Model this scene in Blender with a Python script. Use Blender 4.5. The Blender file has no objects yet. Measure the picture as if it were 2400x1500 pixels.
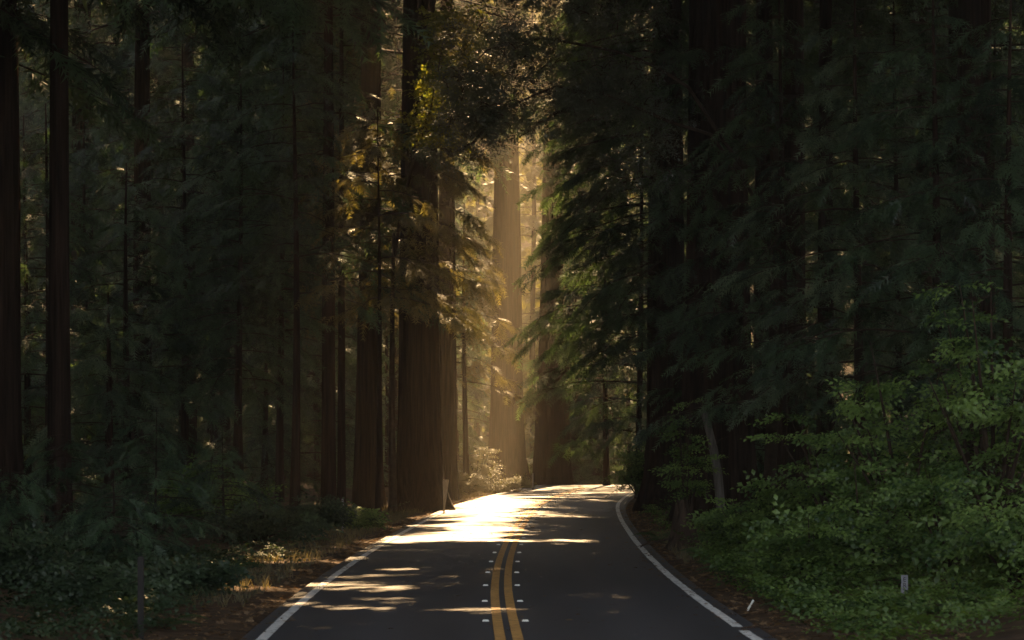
import bpy, math
import numpy as np
from mathutils import Vector

# ------------------------------------------------------------------ camera, sky, sun, exposure
SC = bpy.context.scene
COL = SC.collection
R = math.radians
FPX, PX0, PY0, CAMZ = 6667.0, 1200.0, 1037.0, 2.51

cam_d = bpy.data.cameras.new('camera')
cam_d.sensor_width = 36.0
cam_d.lens = 36.0 * FPX / 2400.0
cam_d.shift_y = (PY0 - 750.0) / 2400.0
cam_d.clip_start = 0.5
cam_d.clip_end = 3000.0
cam_d.dof.use_dof = True
cam_d.dof.focus_distance = 108.0
cam_d.dof.aperture_fstop = 4.0
cam = bpy.data.objects.new('camera', cam_d)
COL.objects.link(cam)
cam.location = (0, 0, CAMZ)
cam.rotation_euler = (R(90), 0, 0)
SC.camera = cam

SUN_EL, SUN_AZ = R(40.0), R(4.5)
SUN = np.array([math.sin(SUN_AZ) * math.cos(SUN_EL), math.cos(SUN_AZ) * math.cos(SUN_EL), math.sin(SUN_EL)])
world = bpy.data.worlds.new('World')
SC.world = world
world.use_nodes = True
wn = world.node_tree
wn.nodes.clear()
w_out = wn.nodes.new('ShaderNodeOutputWorld')
w_bg = wn.nodes.new('ShaderNodeBackground')
w_hs = wn.nodes.new('ShaderNodeHueSaturation')
w_sky = wn.nodes.new('ShaderNodeTexSky')
w_sky.sky_type = 'NISHITA'
w_sky.sun_disc = False
w_sky.sun_elevation = SUN_EL
w_sky.sun_rotation = SUN_AZ
w_hs.inputs['Saturation'].default_value = 0.38
w_bg.inputs['Strength'].default_value = 0.05
wn.links.new(w_sky.outputs[0], w_hs.inputs['Color'])
wn.links.new(w_hs.outputs[0], w_bg.inputs['Color'])
wn.links.new(w_bg.outputs[0], w_out.inputs['Surface'])

sun_d = bpy.data.lights.new('sun', 'SUN')
sun_d.energy = 5.0
sun_d.angle = R(0.5)
sun_d.color = (1.0, 0.65, 0.32)
sun = bpy.data.objects.new('sun', sun_d)
COL.objects.link(sun)
sun.location = tuple(SUN * 200)
sun.rotation_euler = Vector(tuple(-SUN)).to_track_quat('-Z', 'Y').to_euler()

SC.view_settings.view_transform = 'Standard'
SC.view_settings.look = 'None'
SC.view_settings.exposure = 2.75
SC.view_settings.gamma = 1.0
SC.view_settings.use_curve_mapping = False
cy = SC.cycles
cy.use_denoising = True
try:
    cy.denoiser = 'OPENIMAGEDENOISE'
    cy.denoising_input_passes = 'RGB_ALBEDO_NORMAL'
    cy.denoising_prefilter = 'NONE'
except Exception:
    pass
cy.use_adaptive_sampling = False
cy.max_bounces = 5
cy.diffuse_bounces = 3
cy.glossy_bounces = 2
cy.transmission_bounces = 3
cy.volume_bounces = 0
cy.sample_clamp_indirect = 2.0
cy.caustics_reflective = False
cy.caustics_refractive = False
HAZE_DENSITY = 0.00044

# ------------------------------------------------------------------ helpers
def norm(a):
    return a / np.maximum(np.linalg.norm(a, axis=-1, keepdims=True), 1e-9)

def at(px, py, Y):
    return np.array([(px - PX0) * Y / FPX, Y, CAMZ + (PY0 - py) * Y / FPX])

def ydepth(py):
    return FPX * CAMZ / (py - PY0)

def link(o, parent=None):
    COL.objects.link(o)
    if parent is not None:
        o.parent = parent
    return o

def tag(o, label=None, cat=None, group=None, kind=None):
    if label: o['label'] = label
    if cat: o['category'] = cat
    if group: o['group'] = group
    if kind: o['kind'] = kind
    return o

def empty(name, loc, label=None, cat=None, group=None):
    o = bpy.data.objects.new(name, None)
    o.empty_display_size = 0.3
    o.location = tuple(float(v) for v in loc)
    link(o)
    return tag(o, label, cat, group)

def np_mesh(name, V, faces, mat, smooth=False, tint=None):
    """faces: list of int arrays, each (n,3) or (n,4)"""
    me = bpy.data.meshes.new(name)
    V = np.asarray(V, dtype=np.float32)
    me.vertices.add(len(V))
    me.vertices.foreach_set('co', V.ravel())
    loops = np.concatenate([np.asarray(f, dtype=np.int32).ravel() for f in faces])
    tot = np.concatenate([np.full(len(f), np.asarray(f).shape[1], dtype=np.int32) for f in faces])
    start = np.concatenate([[0], np.cumsum(tot)[:-1]]).astype(np.int32)
    me.loops.add(len(loops))
    me.loops.foreach_set('vertex_index', loops)
    me.polygons.add(len(tot))
    me.polygons.foreach_set('loop_start', start)
    try:
        me.polygons.foreach_set('loop_total', tot)
    except Exception:
        pass
    me.update(calc_edges=True)
    me.polygons.foreach_set('use_smooth', np.full(len(tot), smooth, dtype=bool))
    if tint is not None:
        a = me.attributes.new('tint', 'FLOAT', 'POINT')
        a.data.foreach_set('value', np.asarray(tint, dtype=np.float32))
    me.materials.append(mat)
    return me

def mesh_obj(name, me, parent=None):
    return link(bpy.data.objects.new(name, me), parent)

class Bag:
    """collects boxes, tubes and loose faces for one mesh"""
    def __init__(self):
        self.v, self.f3, self.f4, self.n = [], [], [], 0
    def add(self, V, f3=None, f4=None):
        V = np.asarray(V, dtype=float)
        if f3 is not None and len(f3): self.f3.append(np.asarray(f3) + self.n)
        if f4 is not None and len(f4): self.f4.append(np.asarray(f4) + self.n)
        self.v.append(V); self.n += len(V)
    def tube(self, P, Rr, sides=5):
        P = np.asarray(P, dtype=float); Rr = np.broadcast_to(np.asarray(Rr, dtype=float), (len(P),))
        T = norm(np.gradient(P, axis=0))
        ref = np.array([0.0, 0, 1]) if abs(T[0][2]) < 0.9 else np.array([1.0, 0, 0])
        S = norm(np.cross(T, ref)); N = np.cross(S, T)
        a = np.linspace(0, 2 * np.pi, sides, endpoint=False)
        ring = (np.cos(a)[None, :, None] * S[:, None, :] + np.sin(a)[None, :, None] * N[:, None, :]) * Rr[:, None, None] + P[:, None, :]
        n = len(P)
        i, j = np.meshgrid(np.arange(n - 1), np.arange(sides), indexing='ij')
        j2 = (j + 1) % sides
        q = np.stack([i * sides + j, i * sides + j2, (i + 1) * sides + j2, (i + 1) * sides + j], -1).reshape(-1, 4)
        self.add(ring.reshape(-1, 3), None, q)
        cap = np.array([[0, k + 1, k] for k in range(1, sides - 1)])
        self.f3.append(cap + self.n - n * sides)
        self.f3.append(cap[:, ::-1] + self.n - sides)
    def box(self, c, s, taper=1.0):
        x, y, z = np.array(s) / 2
        V = np.array([[-x, -y, -z], [x, -y, -z], [x, y, -z], [-x, y, -z],
                      [-x * taper, -y * taper, z], [x * taper, -y * taper, z], [x * taper, y * taper, z], [-x * taper, y * taper, z]]) + np.array(c)
        self.add(V, None, [[3, 2, 1, 0], [4, 5, 6, 7], [0, 1, 5, 4], [1, 2, 6, 5], [2, 3, 7, 6], [3, 0, 4, 7]])
    def build(self, name, mat, parent=None, smooth=False):
        f = []
        if self.f3: f.append(np.concatenate(self.f3))
        if self.f4: f.append(np.concatenate(self.f4))
        return mesh_obj(name, np_mesh(name, np.concatenate(self.v), f, mat, smooth), parent)

# ------------------------------------------------------------------ materials
def new_mat(name):
    m = bpy.data.materials.new(name)
    m.use_nodes = True
    m.node_tree.nodes.clear()
    return m, m.node_tree.nodes, m.node_tree.links

def ramp(N, stops):
    r = N.new('ShaderNodeValToRGB')
    while len(r.color_ramp.elements) < len(stops):
        r.color_ramp.elements.new(0.5)
    for e, (p, c) in zip(r.color_ramp.elements, stops):
        e.position = p
        e.color = (c[0], c[1], c[2], 1)
    return r

def leaf_mat(name, dark, light, trans=0.45, gloss=0.04, rough=0.45, tcol=(1.15, 1.1, 0.55)):
    m, N, L = new_mat(name)
    out = N.new('ShaderNodeOutputMaterial')
    at_ = N.new('ShaderNodeAttribute'); at_.attribute_name = 'tint'
    rp = ramp(N, [(0.0, dark), (1.0, light)])
    L.new(at_.outputs['Fac'], rp.inputs[0])
    dif = N.new('ShaderNodeBsdfDiffuse'); L.new(rp.outputs[0], dif.inputs[0])
    mul = N.new('ShaderNodeMix'); mul.data_type = 'RGBA'; mul.blend_type = 'MULTIPLY'
    mul.inputs['Factor'].default_value = 1.0
    L.new(rp.outputs[0], mul.inputs['A']); mul.inputs['B'].default_value = (*tcol, 1)
    tr = N.new('ShaderNodeBsdfTranslucent'); L.new(mul.outputs['Result'], tr.inputs[0])
    mx = N.new('ShaderNodeMixShader'); mx.inputs[0].default_value = trans
    L.new(dif.outputs[0], mx.inputs[1]); L.new(tr.outputs[0], mx.inputs[2])
    gl = N.new('ShaderNodeBsdfGlossy'); gl.inputs['Roughness'].default_value = rough
    gl.inputs[0].default_value = (0.8, 0.8, 0.8, 1)
    mg = N.new('ShaderNodeMixShader'); mg.inputs[0].default_value = gloss
    L.new(mx.outputs[0], mg.inputs[1]); L.new(gl.outputs[0], mg.inputs[2])
    L.new(mg.outputs[0], out.inputs[0])
    return m

def rough_mat(name, c0, c1, scale=(1, 1, 1), nscale=6.0, rough=0.9, bump=0.3, bdist=0.03, spec=0.3, detail=5):
    m, N, L = new_mat(name)
    out = N.new('ShaderNodeOutputMaterial')
    tc = N.new('ShaderNodeTexCoord'); mp = N.new('ShaderNodeMapping'); mp.inputs['Scale'].default_value = scale
    L.new(tc.outputs['Object'], mp.inputs[0])
    nz = N.new('ShaderNodeTexNoise'); nz.inputs['Scale'].default_value = nscale; nz.inputs['Detail'].default_value = detail
    L.new(mp.outputs[0], nz.inputs['Vector'])
    rp = ramp(N, [(0.3, c0), (0.7, c1)])
    L.new(nz.outputs['Fac'], rp.inputs[0])
    b = N.new('ShaderNodeBsdfPrincipled')
    L.new(rp.outputs[0], b.inputs['Base Color'])
    b.inputs['Roughness'].default_value = rough
    b.inputs['Specular IOR Level'].default_value = spec
    bp = N.new('ShaderNodeBump'); bp.inputs['Strength'].default_value = bump; bp.inputs['Distance'].default_value = bdist
    L.new(nz.outputs['Fac'], bp.inputs['Height']); L.new(bp.outputs[0], b.inputs['Normal'])
    L.new(b.outputs[0], out.inputs[0])
    return m

M = {}
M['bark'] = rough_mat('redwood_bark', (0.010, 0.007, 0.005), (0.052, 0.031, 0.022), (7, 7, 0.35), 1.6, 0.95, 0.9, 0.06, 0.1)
M['bark_grey'] = rough_mat('grey_bark', (0.07, 0.06, 0.05), (0.20, 0.18, 0.16), (6, 6, 0.8), 2.0, 0.9, 0.5, 0.02, 0.2)
M['twig'] = rough_mat('twig_bark', (0.025, 0.017, 0.012), (0.06, 0.042, 0.03), (1, 1, 1), 5, 0.9, 0.2, 0.01, 0.1)
M['dead_wood'] = rough_mat('dead_wood', (0.020, 0.014, 0.010), (0.075, 0.05, 0.034), (8, 8, 0.6), 2.0, 0.95, 0.8, 0.03, 0.1)
M['needle'] = leaf_mat('conifer_needles', (0.014, 0.034, 0.018), (0.090, 0.150, 0.075), 0.38)
M['needle_pale'] = leaf_mat('pale_conifer_needles', (0.035, 0.065, 0.038), (0.150, 0.205, 0.125), 0.38)
M['needle_gold'] = leaf_mat('backlit_gold_needles', (0.060, 0.062, 0.022), (0.17, 0.145, 0.055), 0.5)  # conifer needles with the golden backlight put into their colour
M['broad'] = leaf_mat('shrub_leaves', (0.024, 0.056, 0.014), (0.185, 0.285, 0.070), 0.38, 0.03, 0.4)
M['tanoak'] = leaf_mat('leathery_oak_leaves', (0.025, 0.040, 0.022), (0.060, 0.080, 0.045), 0.22, 0.10, 0.35)
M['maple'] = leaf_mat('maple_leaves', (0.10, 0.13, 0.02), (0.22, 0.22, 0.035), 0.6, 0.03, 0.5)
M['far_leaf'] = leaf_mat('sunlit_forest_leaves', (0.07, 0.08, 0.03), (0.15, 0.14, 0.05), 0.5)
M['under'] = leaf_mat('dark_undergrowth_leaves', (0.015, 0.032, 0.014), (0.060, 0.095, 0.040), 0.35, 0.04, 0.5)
M['fern'] = leaf_mat('fern_fronds', (0.030, 0.065, 0.022), (0.075, 0.130, 0.045), 0.4)
M['litter'] = leaf_mat('dry_leaf_litter', (0.10, 0.055, 0.028), (0.26, 0.17, 0.085), 0.25, 0.02, 0.6, (1, 0.9, 0.7))
M['dry_grass'] = leaf_mat('dry_grass', (0.06, 0.055, 0.022), (0.20, 0.16, 0.065), 0.45, 0.03, 0.5, (1, 0.95, 0.7))
M['forest_floor'] = rough_mat('forest_floor', (0.030, 0.020, 0.013), (0.105, 0.066, 0.038), (1, 1, 1), 3.0, 0.95, 0.6, 0.05, 0.1, 8)
M['sign'] = rough_mat('sign_white', (0.17, 0.17, 0.19), (0.23, 0.23, 0.25), (1, 1, 1), 20, 0.5, 0.0)
M['black'] = rough_mat('sign_black', (0.01, 0.01, 0.01), (0.015, 0.015, 0.015), (1, 1, 1), 20, 0.6, 0.0)
M['post'] = rough_mat('weathered_post', (0.012, 0.011, 0.010), (0.028, 0.025, 0.022), (4, 4, 1), 6, 0.8, 0.2, 0.005)
M['post_metal'] = rough_mat('grey_metal_post', (0.20, 0.20, 0.21), (0.30, 0.30, 0.31), (1, 1, 1), 8, 0.5, 0.05, 0.002, 0.5)
M['post_white'] = rough_mat('painted_wood_post', (0.30, 0.23, 0.15), (0.46, 0.37, 0.26), (4, 4, 1), 8, 0.6, 0.1, 0.003)
M['marker'] = rough_mat('marker_white', (0.62, 0.62, 0.56), (0.80, 0.80, 0.72), (1, 1, 1), 12, 0.4, 0.0)

def paint_mat(name, c0, c1, wear):
    m, N, L = new_mat(name)
    out = N.new('ShaderNodeOutputMaterial'); tc = N.new('ShaderNodeTexCoord')
    nz = N.new('ShaderNodeTexNoise'); nz.inputs['Scale'].default_value = 9; nz.inputs['Detail'].default_value = 7
    L.new(tc.outputs['Object'], nz.inputs['Vector'])
    rp = ramp(N, [(0.33, wear), (0.50, c0), (0.75, c1)])
    L.new(nz.outputs['Fac'], rp.inputs[0])
    b = N.new('ShaderNodeBsdfPrincipled'); b.inputs['Roughness'].default_value = 0.7; b.inputs['Specular IOR Level'].default_value = 0.3
    L.new(rp.outputs[0], b.inputs['Base Color']); L.new(b.outputs[0], out.inputs[0])
    return m
M['white_paint'] = paint_mat('white_road_paint', (0.60, 0.60, 0.57), (0.74, 0.74, 0.71), (0.30, 0.30, 0.29))
M['yellow_paint'] = paint_mat('yellow_road_paint', (0.50, 0.27, 0.075), (0.58, 0.33, 0.10), (0.28, 0.16, 0.06))

def asphalt_mat():
    m, N, L = new_mat('asphalt')
    out = N.new('ShaderNodeOutputMaterial'); tc = N.new('ShaderNodeTexCoord')
    mp = N.new('ShaderNodeMapping'); mp.inputs['Scale'].default_value = (0.55, 0.06, 1)
    L.new(tc.outputs['Object'], mp.inputs[0])
    n1 = N.new('ShaderNodeTexNoise'); n1.inputs['Scale'].default_value = 1.6; n1.inputs['Detail'].default_value = 4
    L.new(mp.outputs[0], n1.inputs['Vector'])
    n2 = N.new('ShaderNodeTexNoise'); n2.inputs['Scale'].default_value = 45; n2.inputs['Detail'].default_value = 3
    L.new(tc.outputs['Object'], n2.inputs['Vector'])
    mx = N.new('ShaderNodeMath'); mx.operation = 'MULTIPLY_ADD'; mx.inputs[1].default_value = 0.35
    L.new(n2.outputs['Fac'], mx.inputs[0]); L.new(n1.outputs['Fac'], mx.inputs[2])
    ta = N.new('ShaderNodeAttribute'); ta.attribute_name = 'tint'
    b1 = N.new('ShaderNodeMath'); b1.operation = 'MULTIPLY'; b1.inputs[1].default_value = 3.7; L.new(ta.outputs['Fac'], b1.inputs[0])
    b2 = N.new('ShaderNodeMath'); b2.operation = 'COSINE'; L.new(b1.outputs[0], b2.inputs[0])
    b3 = N.new('ShaderNodeMath'); b3.operation = 'MULTIPLY_ADD'; b3.inputs[1].default_value = 0.07; L.new(b2.outputs[0], b3.inputs[0]); L.new(mx.outputs[0], b3.inputs[2])
    mx = b3
    rp = ramp(N, [(0.35, (0.028, 0.0275, 0.030)), (0.95, (0.052, 0.051, 0.055))])
    L.new(mx.outputs[0], rp.inputs[0])
    b = N.new('ShaderNodeBsdfPrincipled'); b.inputs['Roughness'].default_value = 0.64
    b.inputs['Specular IOR Level'].default_value = 0.36
    L.new(rp.outputs[0], b.inputs['Base Color'])
    bp = N.new('ShaderNodeBump'); bp.inputs['Strength'].default_value = 0.25; bp.inputs['Distance'].default_value = 0.01
    L.new(n2.outputs['Fac'], bp.inputs['Height']); L.new(bp.outputs[0], b.inputs['Normal'])
    L.new(b.outputs[0], out.inputs[0])
    return m
M['asphalt'] = asphalt_mat()

# ------------------------------------------------------------------ road and terrain
CY = np.array([-60, 0, 20, 36.1, 41.5, 47.4, 53.5, 63.6, 75, 91.4, 111.5, 124, 136, 155, 167, 185, 210, 240, 270, 310.])
CX = np.array([3.0, .65, .2, -.03, -.137, -.20, -.20, -.14, .04, .36, .95, 1.6, 2.4, 3.80, 4.75, 6.6, 10.5, 17, 26, 41.])
def smooth_curve(y):
    y = np.asarray(y, dtype=float)
    acc = 0
    for d in (-7, -3.5, 0, 3.5, 7):      # light smoothing of the survey polyline
        acc = acc + np.interp(y + d, CY, CX)
    return acc / 5
def road_c(y): return smooth_curve(y)
def road_z(y):
    y = np.asarray(y, dtype=float)
    d = np.clip(y - 160, 0, 90)
    return -0.00045 * d * d
def hash_noise(x, y, s):
    return (np.sin(x * .9 / s + 1.7 * np.sin(y * .6 / s + 1)) + np.sin(y * 1.1 / s + 1.3 * np.sin(x * .7 / s + 2))) * .5
def ground_z(x, y):
    x = np.asarray(x, dtype=float); y = np.asarray(y, dtype=float)
    d = x - road_c(y)
    ad = np.abs(d)
    t = np.clip((ad - 4.4) / 6.0, 0, 1); t = t * t * (3 - 2 * t)
    bank = np.where(d > 0, 0.75, 0.18) * t
    n = (0.10 * hash_noise(x, y, 1.3) + 0.16 * hash_noise(x + 7, y - 3, 4.0)) * np.clip((ad - 3.9) / 3.0, 0, 1)
    edge = np.where(ad < 3.55, -0.10, -0.045)
    sky_screen_hill = 92 * np.clip((y - 335) / 95, 0, 1) + 30 * np.clip((np.abs(x - 5) - 75) / 90, 0, 1)  # hillside added to shut out the bright sky behind and beside the forest
    return road_z(y) + bank + n + edge + sky_screen_hill

ys = np.concatenate([np.linspace(-130, 20, 26), np.linspace(22, 200, 150), np.linspace(205, 450, 40)])
xs = np.concatenate([np.linspace(-260, -35, 20), np.linspace(-33, 33, 133), np.linspace(36, 260, 20)])
# columns follow the road so that its edge stays clean
XX, YY = np.meshgrid(xs, ys)
XX = XX + road_c(YY)
ZZ = ground_z(XX, YY)
nx, ny = len(xs), len(ys)
i, j = np.meshgrid(np.arange(ny - 1), np.arange(nx - 1), indexing='ij')
q = np.stack([i * nx + j, i * nx + j + 1, (i + 1) * nx + j + 1, (i + 1) * nx + j], -1).reshape(-1, 4)
ground = mesh_obj('ground', np_mesh('ground', np.stack([XX, YY, ZZ], -1).reshape(-1, 3), [q], M['forest_floor'], True))
tag(ground, 'brown forest floor covered with needles on both sides of the road', 'ground', kind='structure')

def ribbon(name, y0, y1, off_a, off_b, dz, mat, parent=None, step=1.5, skip=(), wob=0.0):
    y = np.arange(y0, y1 + .01, step)
    rng = np.random.default_rng(len(name) + int(abs(off_a) * 100))
    c = road_c(y); z = road_z(y) + dz
    sl = np.gradient(c, y); k = 1 / np.sqrt(1 + sl * sl)
    w = wob * rng.uniform(-1, 1, len(y))
    A = np.stack([c + off_a * k + w, y - off_a * sl * k, z], -1)
    B = np.stack([c + off_b * k + w, y - off_b * sl * k, z], -1)
    V = np.empty((2 * len(y), 3)); V[0::2] = A; V[1::2] = B
    n = len(y) - 1
    f = [[2 * a, 2 * a + 1, 2 * a + 3, 2 * a + 2] for a in range(n) if not any(s0 <= y[a] < s1 for s0, s1 in skip)]
    return mesh_obj(name, np_mesh(name, V, [np.array(f)], mat), parent)

y = np.arange(-60, 300.1, 1.5)
c = road_c(y); z = road_z(y)
offs = [-3.48, -3.42, -2.6, -1.7, -.85, 0, .85, 1.7, 2.6, 3.42, 3.48]
dzs = [-0.13, 0, 0.01, 0.02, 0.026, 0.03, 0.026, 0.02, 0.01, 0, -0.13]
V = np.stack([np.stack([c + o, y, z + d], -1) for o, d in zip(offs, dzs)], 1).reshape(-1, 3)
n = len(offs)
i, j = np.meshgrid(np.arange(len(y) - 1), np.arange(n - 1), indexing='ij')
q = np.stack([i * n + j, i * n + j + 1, (i + 1) * n + j + 1, (i + 1) * n + j], -1).reshape(-1, 4)
road = mesh_obj('road', np_mesh('road', V, [q], M['asphalt'], False, np.tile(np.array(offs), len(y))))
tag(road, 'dark asphalt two-lane road curving away through the redwoods', 'road', kind='structure')
lw = 0.072
ribbon('edge_line', 10, 290, -3.14 - lw, -3.14 + lw, 0.012, M['white_paint'], road, 0.75, wob=.006)
ribbon('edge_line', 10, 290, 3.14 - lw, 3.14 + lw, 0.012, M['white_paint'], road, 0.75, skip=((37.3, 38.4),), wob=.006)
ribbon('yellow_line', 10, 290, -0.180, -0.045, 0.036, M['yellow_paint'], road, 0.75)
ribbon('yellow_line', 10, 290, 0.045, 0.180, 0.036, M['yellow_paint'], road, 0.75)
bag = Bag()
bag.box((0, 0, 0.011), (0.10, 0.10, 0.022), 0.72)
mk_me = np_mesh('pavement_marker', np.concatenate(bag.v), [np.concatenate(bag.f4)], M['marker'])
for k in range(25):
    yy = 39.5 + 4.9 * k
    for s in (-1, 1):
        o = mesh_obj('pavement_marker', mk_me, road)
        o.location = (float(road_c(yy)) + s * 0.275, yy, float(road_z(yy)) + 0.027)

# ------------------------------------------------------------------ gaps cut in the canopy to shape the sunlight
# ground footprints that the sun reaches: (x0, x1, y0, y1, share of foliage missing)
GAPS = [
    (-3.8, -0.2, 95.5, 106.5, 1.0),
    (-3.1, -0.6, 85.0, 87.0, 1.0),
    (-3.3, -0.3, 71.5, 76.5, 1.0),
    (-2.6, -0.8, 54.0, 55.5, .3),
    (0.0, 2.0, 95.5, 98.0, .98), (2.0, 4.0, 95.0, 96.0, .98),
    (0.0, 1.6, 71.5, 72.5, .97),
    (-2.2, 0.0, 111.0, 117.0, .98),
    (-1.4, -0.2, 78.0, 168.0, 1.0),
    (-5.5, -4.5, 48.5, 50.5, .9), (-5.1, -4.4, 60.0, 63.0, .9), (-5.0, -3.7, 81.0, 85.5, .93),
    (-7.3, -4.1, 83.0, 116.0, .95),
    (-4.0, 12.0, 192.0, 600.0, 1.0),
]
def gap_share(G, m=0.0):
    x, y = G[:, 0], G[:, 1]
    wx = x + .25 * np.sin(y * 1.3) + .15 * np.sin(y * 3.1 + x)
    wy = y + .5 * np.sin(x * 1.9 + 1) + .3 * np.sin(x * 4.3)
    s = np.zeros(len(G))
    for x0, x1, y0, y1, k in GAPS:
        s = np.maximum(s, np.where((wx > x0 - m) & (wx < x1 + m) & (wy > y0 - 1.3 * m) & (wy < y1 + 1.3 * m), k, 0))
    return s
def footprint(P):
    return P[:, :2] - SUN[None, :2] * (P[:, 2:3] / SUN[2])
def cull(P, rng, zmin=4.0):
    g = gap_share(footprint(P), np.clip((P[:, 2] - 8) / 14, 0, .6))
    return (rng.uniform(0, 1, len(P)) >= g) | (P[:, 2] < zmin)

# ------------------------------------------------------------------ foliage templates (axis +X, length 1, flat in XY)
def needle_template(rng, pairs=5, wide=0.40, wd=0.095):
    V, F = [], []
    for k in range(pairs):
        t = 0.05 + 0.9 * k / pairs
        for s in (-1, 1):
            l = wide * (1 - 0.65 * t) * rng.uniform(.75, 1.2)
            a = rng.uniform(.55, .95)
            b0 = np.array([t, 0, -.10 * t * t]); tip = b0 + np.array([math.cos(a) * l, s * math.sin(a) * l, rng.uniform(-.07, .02)])
            F.append([len(V), len(V) + 1, len(V) + 2])
            V += [b0 + [-wd * .5, 0, 0], b0 + [wd * .5, 0, 0], tip]
    F.append([len(V), len(V) + 1, len(V) + 2]); V += [np.array([.1, -.018, 0]), np.array([.1, .018, 0]), np.array([1.0, 0, -.13])]
    return np.array(V), np.array(F)
def feather_template(rng):
    """a branchlet: an axis with side twigs that each carry needles"""
    V, F = [], []
    def blade(a, b, w):
        d = b - a; s = np.array([-d[1], d[0], 0]); s = s / (np.linalg.norm(s) + 1e-9) * w
        F.append([len(V), len(V) + 1, len(V) + 2]); V.extend([a - s, a + s, b])
    for k in range(6):
        t = .08 + .86 * k / 6
        for s in (-1, 1):
            l = .42 * (1 - .7 * t) * rng.uniform(.7, 1.25); a = rng.uniform(.6, .95)
            b0 = np.array([t, 0, -.12 * t * t]); tip = b0 + np.array([math.cos(a) * l, s * math.sin(a) * l, rng.uniform(-.12, 0)])
            for u in (.25, .5, .75, 1.0):
                p = b0 + (tip - b0) * u
                dv = (tip - b0) / (np.linalg.norm(tip - b0) + 1e-9)
                for s2 in (-1, 1):
                    n2 = np.array([-dv[1], dv[0], 0]) * s2
                    if u < 1 or s2 > 0:
                        e = p + (dv * .055 + n2 * .05 * (1 if u < 1 else 0)) * rng.uniform(.8, 1.3)
                        blade(p - dv * .03, e, .014)
            blade(b0, tip, .010)
    blade(np.array([0., 0, 0]), np.array([1.0, 0, -.14]), .012)
    return np.array(V), np.array(F)
def coarse_template(rng):
    V, F = [], []
    for k in range(4):
        t = .05 + .85 * k / 4
        for s in (-1, 1):
            l = .54 * (1 - .55 * t) * rng.uniform(.8, 1.2); a = rng.uniform(.6, 1.0)
            b0 = np.array([t, 0, -.1 * t]); tip = b0 + np.array([math.cos(a) * l, s * math.sin(a) * l, rng.uniform(-.1, .03)])
            F.append([len(V), len(V) + 1, len(V) + 2]); V += [b0 + [-.12, 0, 0], b0 + [.12, 0, 0], tip]
    return np.array(V), np.array(F)
def leaf_template(rng, n=7, size=.26, aspect=.5):
    V, F = [], []
    for k in range(n):
        t = .1 + .9 * k / (n - 1)
        s = 1 if k % 2 else -1
        a = rng.uniform(.5, 1.2) * s if k < n - 1 else rng.uniform(-.3, .3)
        l = size * rng.uniform(.75, 1.2); w = l * aspect * .5
        d = np.array([math.cos(a), math.sin(a), rng.uniform(-.35, .15)]); d /= np.linalg.norm(d)
        sd = np.array([-math.sin(a), math.cos(a), rng.uniform(-.3, .3)])
        b0 = np.array([t, 0, -.08 * t * t]) + d * .02
        up = np.array([0, 0, .04 * l / size])
        i0 = len(V)
        V += [b0, b0 + d * l * .48 + sd * w + up, b0 + d * l, b0 + d * l * .48 - sd * w + up]
        F += [[i0, i0 + 1, i0 + 3], [i0 + 1, i0 + 2, i0 + 3]]
    V += [np.array([0, -.008, 0]), np.array([0, .008, 0]), np.array([1, 0, -.08])]; F.append([len(V) - 3, len(V) - 2, len(V) - 1])
    return np.array(V), np.array(F)
_r = np.random.default_rng(5)
TPL = {
    'needle': [needle_template(_r) for _ in range(4)],
    'feather': [feather_template(_r) for _ in range(4)],
    'coarse': [coarse_template(_r) for _ in range(4)],
    'leaf': [leaf_template(_r, 7, .27, .55) for _ in range(4)],
    'oak': [leaf_template(_r, 8, .24, .38) for _ in range(4)],
    'maple': [leaf_template(_r, 6, .36, .9) for _ in range(4)],
}
class Sprays:
    def __init__(self): self.P, self.D, self.U, self.S, self.T = [], [], [], [], []
    def add(self, P, D, U, S, T=None):
        P = np.atleast_2d(P); n = len(P)
        self.P.append(P); self.D.append(np.broadcast_to(D, (n, 3))); self.U.append(np.broadcast_to(U, (n, 3)))
        self.S.append(np.broadcast_to(S, (n,))); self.T.append(np.broadcast_to(.5 if T is None else T, (n,)))
    def mesh(self, name, kind, mat, rng, origin, zcull=4.0, do_cull=True):
        V, F, T = self.arrays(kind, rng, origin, zcull, do_cull)
        return np_mesh(name, V, [F], mat, False, T)
    def arrays(self, kind, rng, origin, zcull=4.0, do_cull=True):
        P = np.concatenate(self.P); D = norm(np.concatenate(self.D)); U = np.concatenate(self.U)
        S = np.concatenate(self.S); T = np.concatenate(self.T)
        if do_cull:
            k = cull(P + D * S[:, None] * .5, rng, zcull)
            if not k.any(): k[:3] = True
            P, D, U, S, T = P[k], D[k], U[k], S[k], T[k]
        side = norm(np.cross(U, D)); nr = np.cross(D, side)
        pick = rng.integers(0, len(TPL[kind]), len(P))
        Vs, Fs, Ts, off = [], [], [], 0
        for q_, (tv, tf) in enumerate(TPL[kind]):
            m = pick == q_
            if not m.any(): continue
            p, d, s, w, sc, tt = P[m], D[m], side[m], nr[m], S[m], T[m]
            v = p[:, None] + sc[:, None, None] * (tv[None, :, 0:1] * d[:, None] + tv[None, :, 1:2] * s[:, None] + tv[None, :, 2:3] * w[:, None])
            f = tf[None] + (np.arange(len(p)) * len(tv))[:, None, None] + off
            Vs.append(v.reshape(-1, 3)); Fs.append(f.reshape(-1, 3)); Ts.append(np.repeat(tt, len(tv)))
            off += len(p) * len(tv)
        return np.concatenate(Vs) - np.asarray(origin), np.concatenate(Fs), np.concatenate(Ts)

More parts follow.
